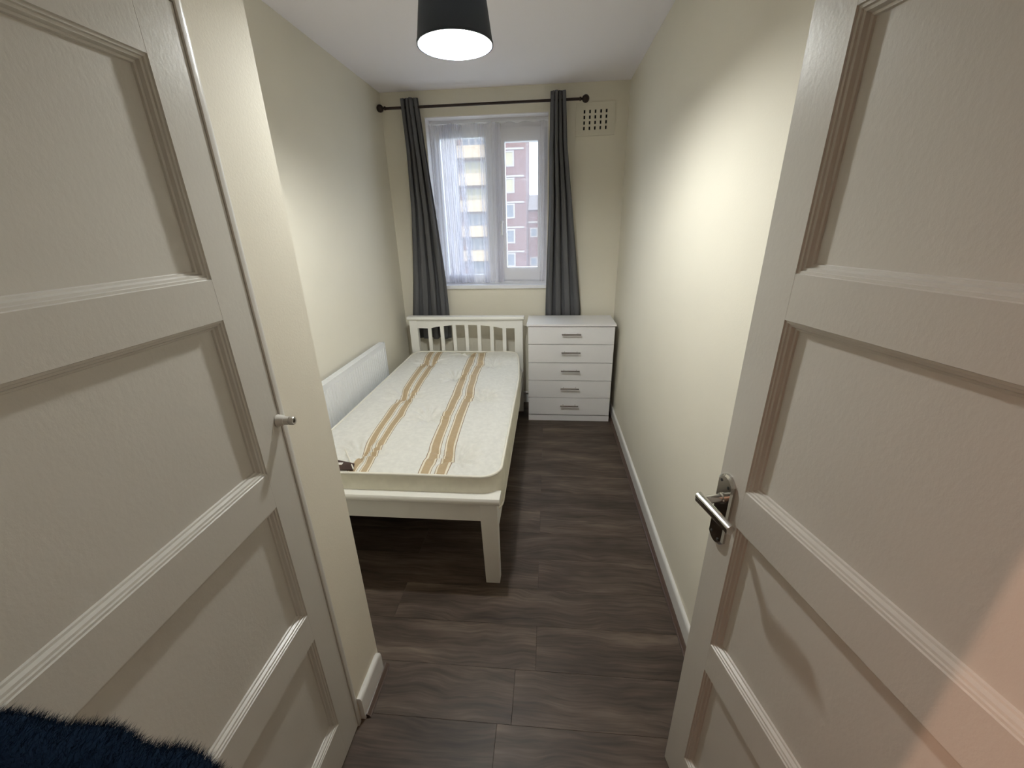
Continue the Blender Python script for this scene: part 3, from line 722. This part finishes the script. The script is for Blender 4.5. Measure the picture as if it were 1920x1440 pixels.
for sx, sz in ((-.012, .073), (.012, .067), (-.012, -.067), (.012, -.073)):
    bm = bmesh.new(); lathe(bm, [(.0032, -.0085), (.0036, -.0098), (.001, -.0104)], (sx, 0, sz), axis=1, seg=10); obj('screw', bm, M_dark, hd)
zl = .033
bm = bmesh.new(); lathe(bm, [(.0125, -.008), (.0125, -.012), (.010, -.014), (.0095, -.050), (.0105, -.060)], (0, 0, zl), axis=1, seg=20)
# lever: ribbed bar that runs from the neck back over the door towards the hinge
secs = []
for k in range(15):
    t = k / 14; x = -.010 + .108 * t; hgt = .0125 - .002 * t; th_ = .0085
    zc = zl + .002 - .002 * t * t; yc = -.059 + .003 * t
    ring = []
    for a in range(20):
        aa = 2 * math.pi * a / 20; rb_ = 1 + (.10 if a % 4 < 2 else -.06)
        ring.append(bm.verts.new((x, yc + th_ * math.cos(aa) * rb_, zc + hgt * math.sin(aa) * rb_)))
    secs.append(ring)
for a, b_ in zip(secs, secs[1:]):
    for k in range(20): bm.faces.new((a[k], a[(k + 1) % 20], b_[(k + 1) % 20], b_[k]))
bm.faces.new(secs[0][::-1]); bm.faces.new(secs[-1]); obj('lever', bm, M_chrome, hd, smooth=True)

# doorway lining behind the hinge (outside the view)
st('trim_4', B((-.215, -.195, -.10, .03, 0, 2.02), (.585, .60, -.10, .03, 0, 2.02), (-.195, .585, -.10, .03, 2.0, 2.02)), M_trim, 'white painted doorway lining around the camera', 'door frame')

# ------------------------------------------------------------------ hallway lamp (behind the camera)
hl = thing('hall_lamp', (-1.405, -.92, H), label='small hallway ceiling lamp behind the camera', cat='lamp')
bm = bmesh.new(); lathe(bm, [(.05, 0), (.05, -.02), (.02, -.03), (.02, -.06)], seg=24); obj('lamp_base', bm, M_flex, hl, smooth=True)
pdt = bpy.data.lights.new('warm_bulb', 'POINT'); pdt.energy = HALL; pdt.color = (1, .55, .38); pdt.shadow_soft_size = .012
pl = bpy.data.objects.new('warm_bulb', pdt); COL.objects.link(pl); pl.parent = hl; pl.location = (0, 0, -.45)
bm = bmesh.new(); tube(bm, [(0, 0, -.06), (0, 0, -.38)], .003, 8); obj('cable', bm, M_flex, hl)

# ------------------------------------------------------------------ navy fleece sleeve at the lower left
arm = [(-.556, .168, 1.163), (-.473, .172, 1.153), (-.399, .171, 1.134), (-.336, .169, 1.112), (-.276, .157, 1.068), (-.235, .13, 1.00)]
arm = [Vector(p) - Vector((.006, 0, .017)) for p in arm]
dense = []
for a, b_ in zip(arm, arm[1:]):
    for k in range(6): dense.append(a.lerp(b_, k / 6))
dense.append(arm[-1])
sm = dense[:]
for _ in range(4): sm = [sm[0]] + [(sm[i - 1] + sm[i] * 2 + sm[i + 1]) / 4 for i in range(1, len(sm) - 1)] + [sm[-1]]
bm = bmesh.new(); tube(bm, sm, [.048 + .003 * math.sin(i * .9) for i in range(len(sm))], 40)
for v in bm.verts:
    d = noise.noise(v.co * 22) * .005 + noise.noise(v.co * 60) * .002; v.co.z += d; v.co.x += d * .5
src = [(f.calc_center_median(), f.normal.copy(), [v.co.copy() for v in f.verts]) for f in bm.faces]
sl = obj('fleece_sleeve', bm, M_fleece, smooth='all')
tag(sl, 'navy blue fluffy sleeve poking in at the bottom left before the panelled door', 'sleeve')
bm = bmesh.new()
for c, nn, vs in src:
    if len(vs) != 4: continue
    nn = (c - min(sm, key=lambda p: (p - c).length)).normalized()
    for k in range(26):
        a, b_ = rnd.random(), rnd.random()
        p = vs[0].lerp(vs[1], a).lerp(vs[3].lerp(vs[2], a), b_)
        d = (nn + Vector((rnd.gauss(0, .5), rnd.gauss(0, .5), rnd.gauss(0, .5)))).normalized(); ln = rnd.uniform(.004, .012)
        sd_ = d.cross(Vector((rnd.random(), rnd.random(), rnd.random()))).normalized() * .00030
        m1 = p + d * ln * .6; bend = Vector((rnd.gauss(0, .0012), rnd.gauss(0, .0012), rnd.gauss(0, .0012)))
        bm.faces.new([bm.verts.new(x) for x in (p - sd_, p + sd_, p + d * ln + bend)])
me = bpy.data.meshes.new('fuzz'); bm.to_mesh(me); bm.free(); me.materials.append(M_fleece)
fz = bpy.data.objects.new('fuzz', me); COL.objects.link(fz); fz.parent = sl; fz['kind'] = 'stuff'

# ------------------------------------------------------------------ outside, across the street (about 50 m away)
GZ = -9.0
st('ground_outside', B((-90, 60, D + 4, 120, GZ - .3, GZ)), M_grass, 'grey green ground outside far below the window', 'ground')
FYB = 50.0
def px_pt(x25, z25, y=FYB): return (x25 * y / 25, CH + (z25 - CH) * y / 25)
tw = thing('apartment_block', (-4.0, FYB, GZ), label='red brick apartment block with white bands seen through the right pane', cat='building')
def tb(x0, x1, d0, d1, z0, z1, p=None): return (x0 + 4.0, x1 + 4.0, d0, d1, z0 - GZ, z1 - GZ)
obj('wall', B(tb(-5.6, -2.62, 0, 9, GZ, 30)), M_brick, tw)
fz_ = [9.56, 6.88, 4.22, 1.57, -1.12, -3.8, -6.4]
for z in fz_ + [12.2, 14.9, 17.6]: obj('band', B(tb(-5.62, -2.85, -.10, .02, z - .09, z + .09)), M_band, tw)
for i, z in enumerate([11.0, 8.60, 5.95, 3.30, .58, -2.05, -4.8]):
    x0, x1 = -5.0, -3.92
    fr = obj('window', B(tb(x0, x1, -.07, .04, z - .78, z - .62), tb(x0, x1, -.07, .04, z + .62, z + .78), tb(x0, x0 + .16, -.07, .04, z - .62, z + .62), tb(x1 - .16, x1, -.07, .04, z - .62, z + .62)), M_band, tw)
    obj('pane', B(tb(x0 + .16, x1 - .16, -.02, .03, z - .62, z + .62)), M_pane_y if i in (0, 1, 2) else M_win_o, fr)
bl = thing('balcony_block', (-8.0, FYB - 1.0, GZ), label='orange-pink brick building with stacked cream balconies behind the left pane', cat='building')
def lb(x0, x1, d0, d1, z0, z1): return (x0 + 8.0, x1 + 8.0, d0, d1, z0 - GZ, z1 - GZ)
obj('wall', B(lb(-17, -5.6, 1.2, 9, GZ, 30)), M_brickl, bl)
obj('side_bay', B(lb(-17, -10.2, .2, 1.2, GZ, 30)), M_band, bl)
for i in range(8):
    z = 6.1 - (i - 1) * 2.68
    obj('balcony', B(lb(-10.0, -6.7, -.3, 1.2, z, z + 1.05), lb(-10.05, -6.65, -.35, 1.2, z - .12, z)), M_cream if i < 5 else M_bluegrey, bl)
    f = obj('window', B(*[lb(a - .05, a + .05, 1.08, 1.22, z + 1.05, z + 2.4) for a in (-9.6, -8.85, -8.1, -7.4, -6.9)], lb(-9.6, -6.9, 1.08, 1.22, z + 2.3, z + 2.4), lb(-9.6, -6.9, 1.08, 1.22, z + 1.0, z + 1.1)), M_band, bl)
    obj('pane', B(lb(-9.55, -6.95, 1.12, 1.19, z + 1.1, z + 2.3)), M_pane_y if i in (1, 2) else M_win_o, f)
hs_ = thing('terraced_house', (-1.6, 54, GZ), label='lower pink brick house with grey roof at the right edge of the view', cat='building')
def hb_(x0, x1, d0, d1, z0, z1): return (x0 + 1.6, x1 + 1.6, d0, d1, z0 - GZ, z1 - GZ)
obj('wall', B(hb_(-2.58, 6, 0, 7, GZ, 3.55)), M_brick, hs_)
bm = bmesh.new(); extrude_poly(bm, [(-.3, 3.5), (3.5, 5.4), (7.3, 3.5)], lambda p: (-.98, p[0], p[1] - GZ), lambda p: (7.7, p[0], p[1] - GZ)); obj('roof', bm, M_roof, hs_)
for z in (2.1, -3.6): obj('band', B(hb_(-2.58, 6, -.1, .02, z - .1, z + .1)), M_band, hs_)
for x0, z in ((-2.35, .9), (-1.0, .9), (-2.35, -2.6), (.4, .9)):
    f = obj('window', B(hb_(x0, x0 + .95, -.06, .04, z - .55, z - .42), hb_(x0, x0 + .95, -.06, .04, z + .42, z + .55), hb_(x0, x0 + .13, -.06, .04, z - .42, z + .42), hb_(x0 + .82, x0 + .95, -.06, .04, z - .42, z + .42)), M_band, hs_)
    obj('pane', B(hb_(x0 + .13, x0 + .82, -.02, .03, z - .42, z + .42)), M_win_o, f)
